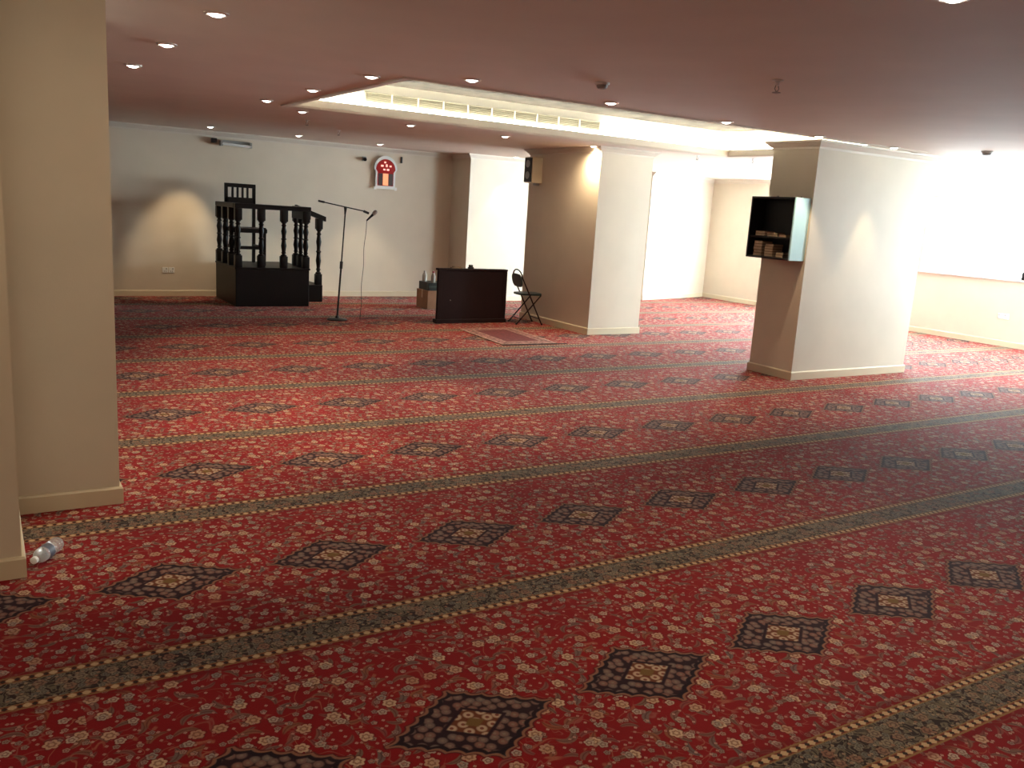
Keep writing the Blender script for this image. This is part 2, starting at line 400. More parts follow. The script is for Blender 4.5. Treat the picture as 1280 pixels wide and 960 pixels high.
# windows: frame + backlit blind
def win_x(i, a, b, cord=None, glow_mat=None):
    w = tag(bpy.data.objects.new('window_%d' % i, None), None, None, None, 'structure'); COL.objects.link(w)
    w.location = P(X1, (a+b)/2, WZ0); w.matrix_world = Matrix.Translation(w.location)
    fr = MB(); t = .022; xa, xb = X1+.045, X1+.07
    for q in (((a, WZ0), (b, WZ0+t)), ((a, WZ1-t), (b, WZ1)), ((a, WZ0), (a+t, WZ1)), ((b-t, WZ0), (b, WZ1))):
        fr.box(P(xa, q[0][0], q[0][1]), P(xb, q[1][0], q[1][1]))
    fr.build('window_frame', M_white, w)
    bl = MB().box(P(X1+.034, a+.004, WZ0+.004), P(X1+.037, b-.004, WZ1-.03)).build('blind', glow_mat or M_blind, w)
    MB().tube([P(X1+.036, a+.004, WZ1-.018), P(X1+.036, b-.004, WZ1-.018)], .02, 12).build('blind_roller', M_white, bl)
    MB().bbox(P(X1-.02, a-.02, WZ0-.018), P(X1+.034, b+.02, WZ0), .006).build('window_sill', M_white, w)
    if cord: MB().tube([P(X1+.012, cord, WZ1-.03), P(X1+.012, cord, -.30)], .003, 6).build('blind_cord', M_grey, bl)
win_x(1, *wins[0], None, M_blind1); win_x(2, *wins[1], 5.18); win_x(3, *wins[2], None, M_blind3)  # the windows without a cord are unseen, added to brighten the room
w = ST(bpy.data.objects.new('window_4', None)); COL.objects.link(w); w.location = P(7.3, FY, -.62); w.matrix_world = Matrix.Translation(w.location)  # window added out of view to light the right side
a, b, z0, z1 = fw[0]; fr = MB()
for q in (((a, z0), (b, z0+.025)), ((a, z1-.025), (b, z1)), ((a, z0), (a+.025, z1)), ((b-.025, z0), (b, z1)), (((a+b)/2-.015, z0), ((a+b)/2+.015, z1))):
    fr.box(P(q[0][0], FY-.07, q[0][1]), P(q[1][0], FY-.045, q[1][1]))
fr.build('window_frame', M_white, w)
MB().box(P(a, FY-.043, z0), P(b, FY-.040, z1)).build('blind', M_blind4, w)

# cornice and baseboard profiles (metres from the wall, world z)
cz_ = (1+CZ)*H
CROWN = [(0, cz_-.085), (.012, cz_-.085), (.016, cz_-.065), (.035, cz_-.050), (.055, cz_-.028), (.070, cz_-.020), (.075, cz_)]
BASE = [(0, .092), (.010, .092), (.016, .082), (.016, 0)]
def run_y(name, y, xa, xb, prof, material):     # along x on a wall facing -y
    pts = [(xa*H, y*H-o, z) for o, z in prof]+[(xa*H, y*H, prof[-1][1])]
    return ST(MB().prism(pts, ((xb-xa)*H, 0, 0)).build(name, material))
def run_x(name, x, ya, yb, prof, material):
    pts = [(x*H-o, ya*H, z) for o, z in prof]+[(x*H, ya*H, prof[-1][1])]
    return ST(MB().prism(pts, (0, (yb-ya)*H, 0)).build(name, material))
run_y('trim_4', Y1, X0, X1, CROWN, M_crown); run_y('baseboard_back', Y1, X0, X1, BASE, M_trim)
run_x('trim_5', X1, FY, Y1, CROWN, M_crown); run_x('baseboard_right', X1, FY, Y1, BASE, M_trim)

# ------------------------------------------------------------------ pillars
def pillar(x0, x1, y0, y1, label, wallside=False, crown=True):
    t = thing('pillar', P((x0+x1)/2, (y0+y1)/2, -1), label, 'pillar', None, 'structure')
    if wallside: t.name = 'wall_pilaster'
    MB().box(P(x0, y0, -1), P(x1, y1, CZ)).build('shaft', M_wall, t)
    if crown: MB().ring(x0*H, x1*H, y0*H, y1*H, CROWN).build('crown_moulding', M_crown, t)
    MB().ring(x0*H, x1*H, y0*H, y1*H, BASE).build('pillar_baseboard', M_trim, t)
    return t
pillar(4.585, 5.785, 3.86, 4.235, 'wide cream pillar with a small black bookcase on its narrow side')
pillar(4.378, 4.925, 5.872, 6.95, 'cream pillar behind the folding chair, with a loudspeaker high on its side')
pillar(-.75, .352, 2.90, 3.45, 'cream pillar standing behind the water bottle and the nearer beige pillar', crown=False)
pillar(-.75, .058, 2.41, 2.80, 'beige pillar standing right beside the water bottle on the carpet', crown=False)
pillar(4.48, 5.65, 8.28, Y1, 'shallow cream pilaster on the wall behind the mahogany screen', True)
sw = thing('wall_splay', P(7.4, 8.6, -1), 'bright splayed wall panel running into the far window corner', 'wall', None, 'structure')
a_, b_, c_ = (7.0, 8.32), (X1, 8.69), (7.0, 8.69)
MB().prism([P(*a_, -1), P(*b_, -1), P(*c_, -1)], (0, 0, (CZ+1)*H)).build('shaft', M_wall, sw)
d_ = (P(*b_, -1)-P(*a_, -1)); n_ = Vector((d_.y, -d_.x, 0)).normalized()
for prof_, nm_, mt_ in ((CROWN, 'crown_moulding', M_crown), (BASE, 'splay_baseboard', M_trim)):
    q_ = [P(*a_, -1)+n_*o+Vector((0, 0, z)) for o, z in prof_]+[P(*a_, -1)+Vector((0, 0, prof_[-1][1]))]
    MB().prism(q_, d_*.985).build(nm_, mt_, sw)

# ------------------------------------------------------------------ coffer lights and vent
for i, (a, b, lab) in enumerate((((cx0+.03, cy1-.03), (cx1-.03, cy1-.03), 'cove light tube under the long air vent'), ((cx0+.03, cy0+.03), (cx1-.03, cy0+.03), 'cove light tube opposite the long air vent'),
        ((cx0+.03, cy0+.06), (cx0+.03, cy1-.06), 'cove light tube at the plain end of the ceiling recess'), ((cx1-.03, cy0+.06), (cx1-.03, cy1-.06), 'cove light tube under the stepped cornice of the ceiling recess'))):
    t = thing('cove_light', P(*a, zt), lab, 'light')
    MB().tube([P(*a, zt+.022), P(*b, zt+.022)], .013, 8).build('tube', M_tube, t)
    d = (P(*b, zt)-P(*a, zt)).normalized(); n = Vector((-d.y, d.x, 0))*.02
    MB().prism([P(*a, zt)-n, P(*a, zt)+n, P(*a, zt)+n*.8+Vector((0, 0, .02)), P(*a, zt)-n*.8+Vector((0, 0, .02))], P(*b, zt)-P(*a, zt)).build('batten', M_white, t)
v = thing('air_vent', P(3.19, cy1, .633), 'long narrow grey air vent grille inside the lit ceiling recess', 'vent')
vx0, vx1, vz0, vz1 = 2.225, 4.15, .636, .700
MB().box(P(vx0, cy1-.004, vz0), P(vx1, cy1, vz1)).build('backing', M_ventdark, v)
fr = MB()
for q in (((vx0, vz0), (vx1, vz0+.005)), ((vx0, vz1-.005), (vx1, vz1)), ((vx0, vz0), (vx0+.008, vz1)), ((vx1-.008, vz0), (vx1, vz1))):
    fr.box(P(q[0][0], cy1-.012, q[0][1]), P(q[1][0], cy1-.002, q[1][1]))
fr.build('frame', M_vent, v)
for k in range(6):
    z = vz0+.010+k*.0092
    MB().prism([P(vx0+.006, cy1-.011, z), P(vx0+.006, cy1-.003, z+.006), P(vx0+.006, cy1-.003, z+.0075), P(vx0+.006, cy1-.011, z+.0025)], ((vx1-vx0-.012)*H, 0, 0)).build('blade', M_vent, v)
for k in range(1, 10):
    x = vx0+(vx1-vx0)*k/10
    MB().box(P(x-.004, cy1-.014, vz0), P(x+.004, cy1-.002, vz1)).build('divider', M_cove, v)

# ------------------------------------------------------------------ downlights
def spot(o, name, loc, target, power, size, blend, col=(1, .78, .50)):
    l = bpy.data.lights.new(name, 'SPOT'); l.energy = power; l.spot_size = math.radians(size); l.spot_blend = blend; l.color = col; l.shadow_soft_size = .03
    ob = bpy.data.objects.new(name, l); COL.objects.link(ob); ob.parent = o; ob.matrix_parent_inverse = o.matrix_world.inverted()
    ob.location = loc; ob.rotation_euler = (Vector(target)-Vector(loc)).to_track_quat('-Z', 'Y').to_euler()
rings = [(.062, -.004), (.062, 0), (.060, .0), (.046, -.010), (.040, -.004), (.040, .003)]
proto_ring = None
def downlight(x, y, label, group=None, power=1., target=None, size=70, blend=.35):
    global proto_ring, proto_lens
    p = P(x, y, CZ); t = thing('downlight', p, label, 'light', group)
    if proto_ring is None:
        proto_ring = MB().ring(0, 0, 0, 0, [(0, 0)]).v and None
        proto_ring = bpy.data.meshes.new('trim_ring'); b = MB()
        n = 20; prof = [(.066, 0), (.066, -.006), (.052, -.012), (.044, -.008), (.044, 0)]
        for r, z in prof: b.v += [(r*math.cos(k*math.tau/n), r*math.sin(k*math.tau/n), z) for k in range(n)]
        for i in range(len(prof)-1):
            for k in range(n): b.f.append((i*n+k, i*n+(k+1) % n, (i+1)*n+(k+1) % n, (i+1)*n+k))
        proto_ring.from_pydata(b.v, [], b.f); proto_ring.materials.append(M_bulbring)
        c = MB().lathe((0, 0, 0), [(.001, -.022), (.024, -.018), (.038, -.010), (.044, -.001)], n)
        proto_lens = bpy.data.meshes.new('lens'); proto_lens.from_pydata(c.v, [], c.f); proto_lens.materials.append(M_bulb)
    for nm, me in (('trim_ring', proto_ring), ('lens', proto_lens)):
        o = bpy.data.objects.new(nm, me); COL.objects.link(o); o.parent = t
    tg = target or (p.x, p.y, 0)
    spot(t, 'spot', (p.x, p.y, p.z-.035), tg, SPOT*power, size, blend)
G = 'recessed downlights in the ceiling'
for x, y, w_ in ((.68, 2.98, 'the one beside the cream pillar'), (.67, 3.76, 'middle one of three'), (.66, 4.54, 'the one nearest the pulpit wall')):
    downlight(x, y, 'recessed downlight between cream pillar and pulpit wall, ' + w_, G)
for x, y, w_ in ((1.55, 3.84, 'farthest from the pulpit wall'), (1.535, 4.6, 'the middle one'), (1.515, 5.38, 'nearest the pulpit wall')):
    downlight(x, y, 'recessed downlight beside the short end of the lit recess, ' + w_, G)
for x, y, w_ in ((1.87, 5.81, 'at the corner nearest the pulpit'), (2.69, 5.90, 'second from the pulpit corner'), (3.50, 5.94, 'third from the pulpit corner')):
    downlight(x, y, 'recessed downlight on the vent side of the recess, ' + w_, G)
downlight(4.325, 5.915, 'recessed downlight shining down the side of the pillar by the folding chair', G, 2.0, size=165, blend=1)
for x, y, w_ in ((1.89, 3.52, 'at the end away from the bookcase'), (2.71, 3.59, 'next to the smoke detector'), (3.566, 3.66, 'next but one to the bookcase pillar')):
    downlight(x, y, 'recessed downlight along the recess edge facing the vent, ' + w_, G)
downlight(4.376, 3.70, 'recessed downlight just above the hanging bookcase', G)
downlight(5.12, 3.715, 'recessed downlight throwing a cone on the wide pillar', G, 1.0, size=40)
downlight(1.79, 8.09, 'recessed downlight above the wooden pulpit, aimed at the wall', G, 1.5, target=P(1.60, 8.69, -.66), size=46, blend=.7)
downlight(2.575, 8.10, 'recessed downlight close to the wall, above the open end of the pulpit', G, .8)
downlight(3.41, 8.18, 'recessed downlight close to the wall, beside the arched clock', G, .8)
downlight(4.92, 8.10, 'recessed downlight in front of the pilaster behind the mahogany screen', G, .8)
downlight(1.972, 1.328, 'recessed downlight alone in the open ceiling far from the recess', G, 1.5, size=110, blend=.8)

for x, y in ((-.3, .9), (-1.1, .9), (-.3, -.5), (-1.1, -.5)):  # downlights added out of view to brighten the near pillars and room
    downlight(x, y, 'unseen downlight added over the open carpet in front of the two beige pillars', G, .6, size=130, blend=.8)
downlight(.68, 1.35, 'unseen downlight added and turned towards the two beige pillars', G, 1.05, target=P(.22, 2.9, -.35), size=80, blend=1)  # added out of view to light the pillar fronts

# ------------------------------------------------------------------ ceiling fittings
def sprinkler(x, y, label, s=1.):
    p = P(x, y, CZ); t = thing('sprinkler_head', p, label, 'sprinkler', 'ceiling sprinkler heads')
    MB().lathe(p, [(.030*s, -.001), (.030*s, -.006), (.012*s, -.010), (.010*s, -.030*s)]).build('escutcheon', M_white, t, True)
    b = MB()
    for a in (-1, 1): b.tube([p+Vector((a*.008*s, 0, -.028*s)), p+Vector((a*.016*s, 0, -.045*s)), p+Vector((0, 0, -.062*s))], .003*s, 6)
    b.build('frame_arms', M_steel, t)
    MB().lathe(p, [(.022*s, -.062*s), (.022*s, -.066*s), (.004*s, -.070*s)]).build('deflector', M_steel, t, True)
sprinkler(2.652, 2.472, 'larger sprinkler head hanging in the open ceiling', 1.2)
sprinkler(2.10, 6.41, 'small sprinkler head between the recess corner and the pulpit')
sprinkler(2.58, 7.06, 'small sprinkler head above the microphone stand')
sprinkler(5.27, 5.71, 'small sprinkler head past the recess end, beside the chair-side pillar')
sprinkler(5.65, 5.44, 'small sprinkler head past the recess end, behind the wide pillar')
def detector(x, y, label, r=.05):
    p = P(x, y, CZ); t = thing('smoke_detector', p, label, 'smoke detector', 'smoke detectors')
    MB().lathe(p, [(r, -.001), (r, -.014), (r*.9, -.018)], 20).build('base', M_white, t, True)
    MB().lathe(p, [(r*.78, -.017), (r*.78, -.030), (r*.6, -.042), (r*.2, -.046)], 20).build('sensor_housing', M_grey, t, True)
detector(2.287, 3.10, 'round smoke detector in the dim ceiling near the recess')
detector(5.525, 3.33, 'dark round smoke detector in the bright ceiling by the window', .058)

# ------------------------------------------------------------------ pulpit
px0, px1, py0, py1 = 1.95, 2.62, 7.87, 8.62
pu = thing('wooden_pulpit', P(2.28, 8.24, -1), 'near-black wooden pulpit platform with turned balusters and a handrail', 'pulpit')
MB().bbox(P(px0, py0, -1), P(px1, py1, -.668), .008).build('platform', M_dark, pu)
MB().bbox(P(px0-.008, py0-.008, -.668), P(px1+.008, py1, -.65), .008).build('platform_top', M_dark, pu)
MB().bbox(P(px1, 8.20, -1), P(2.865, py1, -.835), .008).build('step', M_dark, pu)
def baluster_mesh(h):
    s = .030*H; b = MB(); blk = .105*H; tb = .10*H
    b.bbox((-s, -s, 0), (s, s, blk), .004); b.bbox((-s, -s, h-tb), (s, s, h), .004)
    m_ = h-blk-tb; pr = []
    for q, r in ((0, .9), (.03, .95), (.05, .55), (.08, .55), (.10, .8), (.13, .55), (.18, .62), (.30, .86), (.42, .66), (.47, .60), (.50, .9), (.53, .60), (.60, .62), (.72, .86), (.82, .62), (.86, .55), (.89, .82), (.92, .55), (.95, .55), (.98, .95), (1, .9)):
        pr.append((s*r, blk+m_*q))
    b.lathe((0, 0, 0), pr, 12)
    me = bpy.data.meshes.new('baluster'); me.from_pydata(b.v, [], b.f); me.materials.append(M_dark)
    for p in me.polygons: p.use_smooth = len(p.vertices) == 4
    me.set_sharp_from_angle(angle=math.radians(40)); return me
bal = baluster_mesh(.515*H)
def put(me, name, loc, parent):
    o = bpy.data.objects.new(name, me); COL.objects.link(o); o.parent = parent; o.location = Vector(loc)-parent.location; return o
for x, y in [(1.978+i*(2.592-1.978)/3, 7.90) for i in range(4)] + [(1.978, 7.90+i*.232) for i in (1, 2, 3)] + [(2.592, 8.045), (2.592, 8.19)]:
    put(bal, 'baluster', P(x, y, -.65), pu)
for a, b in (((px0-.005, 7.865), (2.63, 7.935)), ((px0-.005, 7.935), (2.013, py1)), ((2.557, 7.935), (2.63, 8.225))):
    MB().bbox(P(*a, -.135), P(*b, -.092), .012).build('top_rail', M_dark, pu)
MB().bbox(P(2.557, 7.875, -.205), P(2.63, 8.225, -.135), .008).build('rail_panel', M_dark, pu)
newel = baluster_mesh(.635*H)
put(newel, 'newel_post', P(2.83, 8.235, -.835), pu)
a, b = P(2.60, 8.205, -.125), P(2.89, 8.205, -.225)
MB().prism([a, a+Vector((0, .06*H, 0)), a+Vector((0, .06*H, .045*H)), a+Vector((0, 0, .045*H))], b-a).build('handrail', M_dark, pu)
# chair standing on the platform
pc = thing('high_backed_chair', P(2.15, 8.32, -.65), 'dark wooden high-backed chair with slotted head panel standing on the pulpit', 'chair')
bx0, bx1, by, fy = 2.00, 2.285, 8.48, 8.12
for x in (bx0+.014, bx1-.014):
    MB().bbox(P(x-.014, by-.016, -.65), P(x+.014, by+.016, .07), .005).build('back_post', M_dark, pc)
    MB().bbox(P(x-.014, fy-.016, -.65), P(x+.014, fy+.016, -.305), .005).build('leg', M_dark, pc)
    MB().bbox(P(x-.010, fy, -.505), P(x+.010, by, -.475), .004).build('side_stretcher', M_dark, pc)
MB().bbox(P(bx0-.01, fy-.02, -.355), P(bx1+.01, by, -.315), .01).build('seat', M_dark, pc)
MB().bbox(P(bx0+.02, fy-.012, -.505), P(bx1-.02, fy+.012, -.475), .004).build('front_stretcher', M_dark, pc)
MB().bbox(P(bx0, by-.018, .045), P(bx1, by+.018, .082), .006).build('head_rail', M_dark, pc)
MB().bbox(P(bx0, by-.016, -.10), P(bx1, by+.016, -.045), .006).build('lower_rail', M_dark, pc)
for k in range(4):
    x = bx0+.028+(bx1-bx0-.056)*(k+1)/5
    MB().bbox(P(x-.009, by-.01, -.05), P(x+.009, by+.01, .05), .003).build('slat', M_dark, pc)

# ------------------------------------------------------------------ microphone stand
ms = thing('microphone_stand', P(2.56, 6.95, -1), 'tall black boom microphone stand beside the pulpit', 'stand')
MB().lathe(P(2.56, 6.95, -1), [(.14, .0), (.14, .012), (.12, .022), (.03, .032), (.02, .06)], 24).build('base', M_blackmetal, ms, True)
MB().tube([P(2.56, 6.95, -.97), P(2.585, 6.95, -.55)], .013).build('lower_tube', M_blackmetal, ms, True)
MB().tube([P(2.584, 6.95, -.57), P(2.587, 6.95, -.51)], .021).build('clutch', M_black, ms, True)
MB().tube([P(2.585, 6.95, -.55), P(2.612, 6.95, -.08)], .009).build('upper_tube', M_blackmetal, ms, True)
MB().tube([P(2.609, 6.95, -.125), P(2.612, 6.95, -.065)], [.010, .022]).build('boom_joint', M_black, ms, True)
MB().tube([P(2.40, 6.95, -.031), P(2.79, 6.95, -.092)], .008).build('boom', M_blackmetal, ms, True)
MB().tube([P(2.38, 6.95, -.027), P(2.43, 6.95, -.035)], .014).build('counterweight', M_black, ms, True)
MB().tube([P(2.77, 6.95, -.089), P(2.815, 6.95, -.105)], .017).build('mic_clip', M_black, ms, True)
mi = thing('microphone', P(2.80, 6.95, -.13), 'black handheld microphone clipped to the boom stand', 'microphone')
MB().tube([P(2.80, 6.95, -.165), P(2.855, 6.95, -.112)], [.011, .019]).build('body', M_black, mi, True)
MB().tube([P(2.852, 6.95, -.115), P(2.858, 6.95, -.109), P(2.872, 6.95, -.095), P(2.884, 6.95, -.084), P(2.888, 6.95, -.080)], [.018, .027, .030, .022, .006], 12).build('grille', M_steel, mi, True)
cab = [P(2.80, 6.95, -.165)]
for k in range(1, 25):
    q = k/24; cab.append(P(2.80-.012*math.sin(q*2.1)-.022*q+.004*math.sin(q*17), 6.955, -.165-.832*q))
cab += [P(2.775, 6.95, -.9965), P(2.80, 6.98, -.9968), P(2.86, 7.00, -.9968), P(2.95, 6.99, -.9968)]
tag(MB().tube(cab, .0038, 6).build('microphone_cable', M_black, None, True), 'thin black cable hanging from the microphone to the carpet', 'cable')

# ------------------------------------------------------------------ desk
dk = thing('wooden_screen', P(3.69, 6.69, -1), 'low solid dark mahogany screen standing upright next to the folding chair', 'screen')
dx0, dx1, dy0, dy1 = 3.345, 4.028, 6.66, 6.705
MB().bbox(P(dx0, dy0, -.985), P(dx1, dy0+.02, -.545), .006).build('front_panel', M_desk, dk)
MB().bbox(P(dx0+.01, dy0+.02, -.985), P(dx1-.01, dy1, -.545), .005).build('frame_box', M_desk, dk)
MB().bbox(P(dx0-.004, dy0-.008, -.545), P(dx1+.004, dy1+.006, -.527), .008).build('top_cap', M_desk, dk)
MB().bbox(P(dx0-.010, dy0-.012, -1), P(dx1+.010, dy1+.01, -.965), .006).build('plinth', M_desk, dk)
for a in (dx0, dx1-.035): MB().bbox(P(a, dy0-.006, -.965), P(a+.035, dy0, -.545), .004).build('edge_stile', M_desk, dk)
MB().tube([P(3.47, dy0-.004, -.80), P(3.47, dy0+.004, -.80)], .008, 10).build('lock', M_steel, dk)
t = thing('black_gadget', P(3.665, 6.68, -.527), 'small black gadget standing on top of the mahogany screen', 'gadget')
MB().bbox(P(3.645, 6.665, -.527), P(3.69, 6.70, -.512), .006).build('foot', M_black, t)
MB().bbox(P(3.650, 6.668, -.512), P(3.684, 6.697, -.493), .009).build('head', M_black, t)
t = thing('flat_case', P(3.53, 6.68, -.527), 'low flat brown case lying on top of the mahogany screen', 'case')
MB().bbox(P(3.475, 6.662, -.527), P(3.575, 6.702, -.518), .004).build('case_bottom', M_cover, t)
MB().bbox(P(3.49, 6.664, -.518), P(3.56, 6.70, -.509), .006).build('case_lid', M_cover, t)

# ------------------------------------------------------------------ cartons beside the desk
t = thing('cardboard_box', P(3.85, 7.75, -1), 'brown cardboard carton on the carpet behind the mahogany screen', 'box')
MB().bbox(P(3.71, 7.60, -1), P(3.99, 7.85, -.825), .004).build('carton', M_card, t)
for q in (7.60, 7.727): MB().box(P(3.71, q, -.825), P(3.99, q+.123, -.822)).build('flap', M_card, t)
MB().box(P(3.709, 7.715, -.90), P(3.7105, 7.735, -.8205)).build('tape', M_page, t)
t = thing('storage_case', P(3.85, 7.74, -.82), 'dark green carton stacked on the cardboard box', 'box')
gc = MB().bbox(P(3.722, 7.605, -.8218), P(3.975, 7.83, -.745), .004).build('carton', M_green, t)
MB().box(P(3.7205, 7.615, -.815), P(3.722, 7.65, -.752)).build('printed_band', M_band, gc)
MB().box(P(3.722, 7.6035, -.79), P(3.975, 7.605, -.775)).build('printed_band', M_band, gc)
def flask(x, y, z, h, r, body, cap, label):
    t = thing('bottle', P(x, y, z), label, 'bottle', 'bottles on the stacked cartons'); p = P(x, y, z)
    MB().lathe(p, [(r*.9, .0), (r, .01), (r, h*.55), (r*.9, h*.66), (r*.45, h*.82), (r*.42, h*.86)], 14).build('body', body, t, True)
    MB().lathe(p, [(r*.5, h*.86), (r*.5, h), (r*.35, h*1.01)], 12).build('cap', cap, t, True)
flask(3.757, 7.78, -.745, .17, .038, M_jar, M_jar, 'short white bottle on the dark green carton')
flask(3.788, 7.65, -.745, .18, .034, M_jar, M_red, 'white bottle with a dark red cap on the dark green carton')

# ------------------------------------------------------------------ prayer rug
rg = thing('prayer_rug', P(3.6, 5.9, -1), 'small red prayer rug with pale borders lying in front of the mahogany screen', 'rug')
ra, rb, rc, rd = P(3.325, 5.51, -1), P(3.815, 5.495, -1), P(3.88, 6.31, -1), P(3.375, 6.30, -1)
def rugpt(u, v, z): q = ra*(1-u)*(1-v)+rb*u*(1-v)+rc*u*v+rd*(1-u)*v; return Vector((q.x, q.y, z))
def rugband(u0, u1, v0, v1, z, name, material, parent=rg):
    n = 8; b = MB(); pts = []
    for zz_ in (z, z-.003):
        pts += [rugpt(u0, v0, zz_), rugpt(u1, v0, zz_), rugpt(u1, v1, zz_), rugpt(u0, v1, zz_)]
    return b.add(pts, [(0, 1, 2, 3), (7, 6, 5, 4), (0, 4, 5, 1), (1, 5, 6, 2), (2, 6, 7, 3), (3, 7, 4, 0)]).build(name, material, parent)
rugband(0, 1, 0, 1, .007, 'rug_backing', M_rugfringe)
rugband(.20, .80, .14, .88, .0115, 'field', M_rug)
for q in ((.0, .045, 0, 1), (.955, 1, 0, 1), (.045, .955, 0, .03), (.045, .955, .97, 1)): rugband(*q, .010, 'edge_band', M_ruglight)
for q in ((.045, .175, .03, .97), (.825, .955, .03, .97), (.175, .825, .03, .12), (.175, .825, .90, .97)): rugband(*q, .0105, 'border', M_rugborder)
for q in ((.175, .20, .12, .90), (.80, .825, .12, .90), (.20, .80, .12, .14), (.20, .80, .88, .90)): rugband(*q, .011, 'inner_band', M_ruglight)
for q in ((-.01, 1.16, -.035, 0), (0, 1, 1, 1.02)): rugband(*q, .005, 'fringe', M_rugfringe)

# ------------------------------------------------------------------ folding chair
fc = thing('folding_chair', P(4.20, 6.62, -1), 'folding chair with round dark green backrest beside the cream pillar', 'chair')
fd = Vector((.985, -.17, 0)).normalized(); fs = Vector((fd.y, -fd.x, 0))       # facing, and its right-hand side
o_ = P(4.195, 6.585, -1); o_.z = 0
def C3(f, s, z): return o_+fd*f+fs*s+Vector((0, 0, z))
hw = .185
pts = []
loop = [C3(.20, -hw, .0), C3(-.02, -hw, .43), C3(-.14, -hw, .66)]
for k in range(9):
    a = math.pi*k/8; loop.append(C3(-.15-.02*math.sin(a), -hw*math.cos(a),   .68+.115*math.sin(a)))
loop += [C3(-.14, hw, .66), C3(-.02, hw, .43), C3(.20, hw, 0)]
MB().tube(loop, .011, 8).build('back_frame', M_brownmetal, fc, True)
for s in (-1, 1):
    lg = MB().tube([C3(.17, s*(hw-.025), .435), C3(-.20, s*(hw-.025), .0)], .0105, 8).build('leg', M_brownmetal, fc, True)
    for f, q in ((.20, hw), (-.20, hw-.025)): MB().tube([C3(f, s*q, .0), C3(f-.008 if f > 0 else f+.01, s*q, .022)], .014, 8).build('foot_cap', M_black, lg)
MB().tube([C3(.155, -hw, .09), C3(.155, hw, .09)], .008, 8).build('stretcher', M_brownmetal, fc, True)
MB().tube([C3(-.13, -hw+.025, .085), C3(-.13, hw-.025, .085)], .008, 8).build('stretcher', M_brownmetal, fc, True)
sp = []
for k in range(16):
    a = math.tau*k/16; cx, cy = math.cos(a), math.sin(a); e = .55
    sp.append(C3(.02+.19*math.copysign(abs(cx)**e, cx), (hw-.012)*math.copysign(abs(cy)**e, cy), .430))
MB().prism(sp, (0, 0, .026)).build('seat', M_greenpad, fc)
bp_ = []
for k in range(20):
    a = math.tau*k/20; cx, cy = math.cos(a), math.sin(a)
    z = .640+.10*(cy if cy < 0 else .95*cy); zz_ = z
    bp_.append(C3(-.128-(z-.55)*.22, (hw+.002)*math.copysign(abs(cx)**.5, cx), zz_))
MB().prism(bp_, -fd*.022).build('backrest', M_greenpad, fc)

# ------------------------------------------------------------------ hanging bookcase and books
bk = thing('wall_bookcase', P(4.51, 4.06, -.215), 'small black open bookcase with blue painted reflection on one side, hung on the wide pillar', 'bookcase')
kx0, kx1, ky0, ky1, kz0, kz1 = 4.443, 4.583, 3.872, 4.248, -.215, .185
MB().box(P(kx0, ky0+.012, kz0), P(kx1, ky0+.016, kz1)).build('side_lining', M_black, bk)
tag(MB().bbox(P(kx0, ky0, kz0), P(kx1, ky0+.012, kz1), .004).build('side_panel', M_blue, bk), 'glossy side panel with window reflection painted pale blue')
MB().bbox(P(kx0, ky1-.014, kz0), P(kx1, ky1, kz1), .004).build('side_panel', M_black, bk)
MB().bbox(P(kx0, ky0+.016, kz1-.014), P(kx1, ky1-.014, kz1), .004).build('top_panel', M_black, bk)
MB().bbox(P(kx0, ky0+.016, kz0), P(kx1, ky1-.014, kz0+.014), .004).build('bottom_panel', M_black, bk)
MB().box(P(kx1-.012, ky0+.016, kz0+.014), P(kx1, ky1-.014, kz1-.014)).build('back_panel', M_black, bk)
SHZ = -.070
MB().bbox(P(kx0+.012, ky0+.016, SHZ-.012), P(kx1-.012, ky1-.014, SHZ), .003).build('shelf', M_black, bk)
for y in (3.95, 4.15): MB().bbox(P(kx1-.006, y-.006, kz1), P(kx1+.002, y+.006, kz1+.012), .002).build('hanging_bracket', M_steel, bk)
def book(x, y, z, w, d, h, lab):
    t = thing('book', P(x, y, z), lab, 'book', 'books in the hanging bookcase')
    y0_, y1_, x0_, x1_ = y-w/2, y+w/2, x, x+d
    c = .0022
    MB().box(P(x0_+.002, y0_+.002, z+c), P(x1_-.002, y1_-.002, z+h-c)).build('pages', M_page, t)
    MB().box(P(x0_, y0_, z), P(x1_, y1_, z+c)).build('cover_board', M_cover, t)
    MB().box(P(x0_, y0_, z+h-c), P(x1_, y1_, z+h)).build('cover_board', M_cover, t)
    MB().box(P(x1_-.002, y0_, z+c), P(x1_, y1_, z+h-c)).build('spine', M_cover, t)
zb = kz0+.014
def pile(y, z, n, h, w, place):
    ords = {1: ['only'], 2: ['lower', 'upper']}.get(n)
    for k in range(n):
        lab = ('top' if k == n-1 else 'bottom' if k == 0 else ['', 'second', 'third', 'fourth'][k]) + ' book of the ' + place
        if n == 1: lab = 'single book lying ' + place
        j = random.uniform(-.004, .004)
        book(kx0+.018+abs(j), y+j, z+k*h, w, .095, h*.97, lab)
pile(4.170, zb, 5, .0195, .072, 'tall pile on the bookcase floor against the black side')
pile(4.070, zb, 5, .0165, .070, 'middle pile on the bookcase floor')
pile(3.975, zb, 2, .0165, .062, 'short pile on the bookcase floor against the blue side')
pile(4.165, SHZ, 2, .0160, .080, 'pile on the upper shelf against the black side')
pile(4.065, SHZ, 2, .0130, .072, 'middle pile on the upper shelf')
pile(3.965, SHZ, 1, .0170, .060, 'on the upper shelf against the blue side')

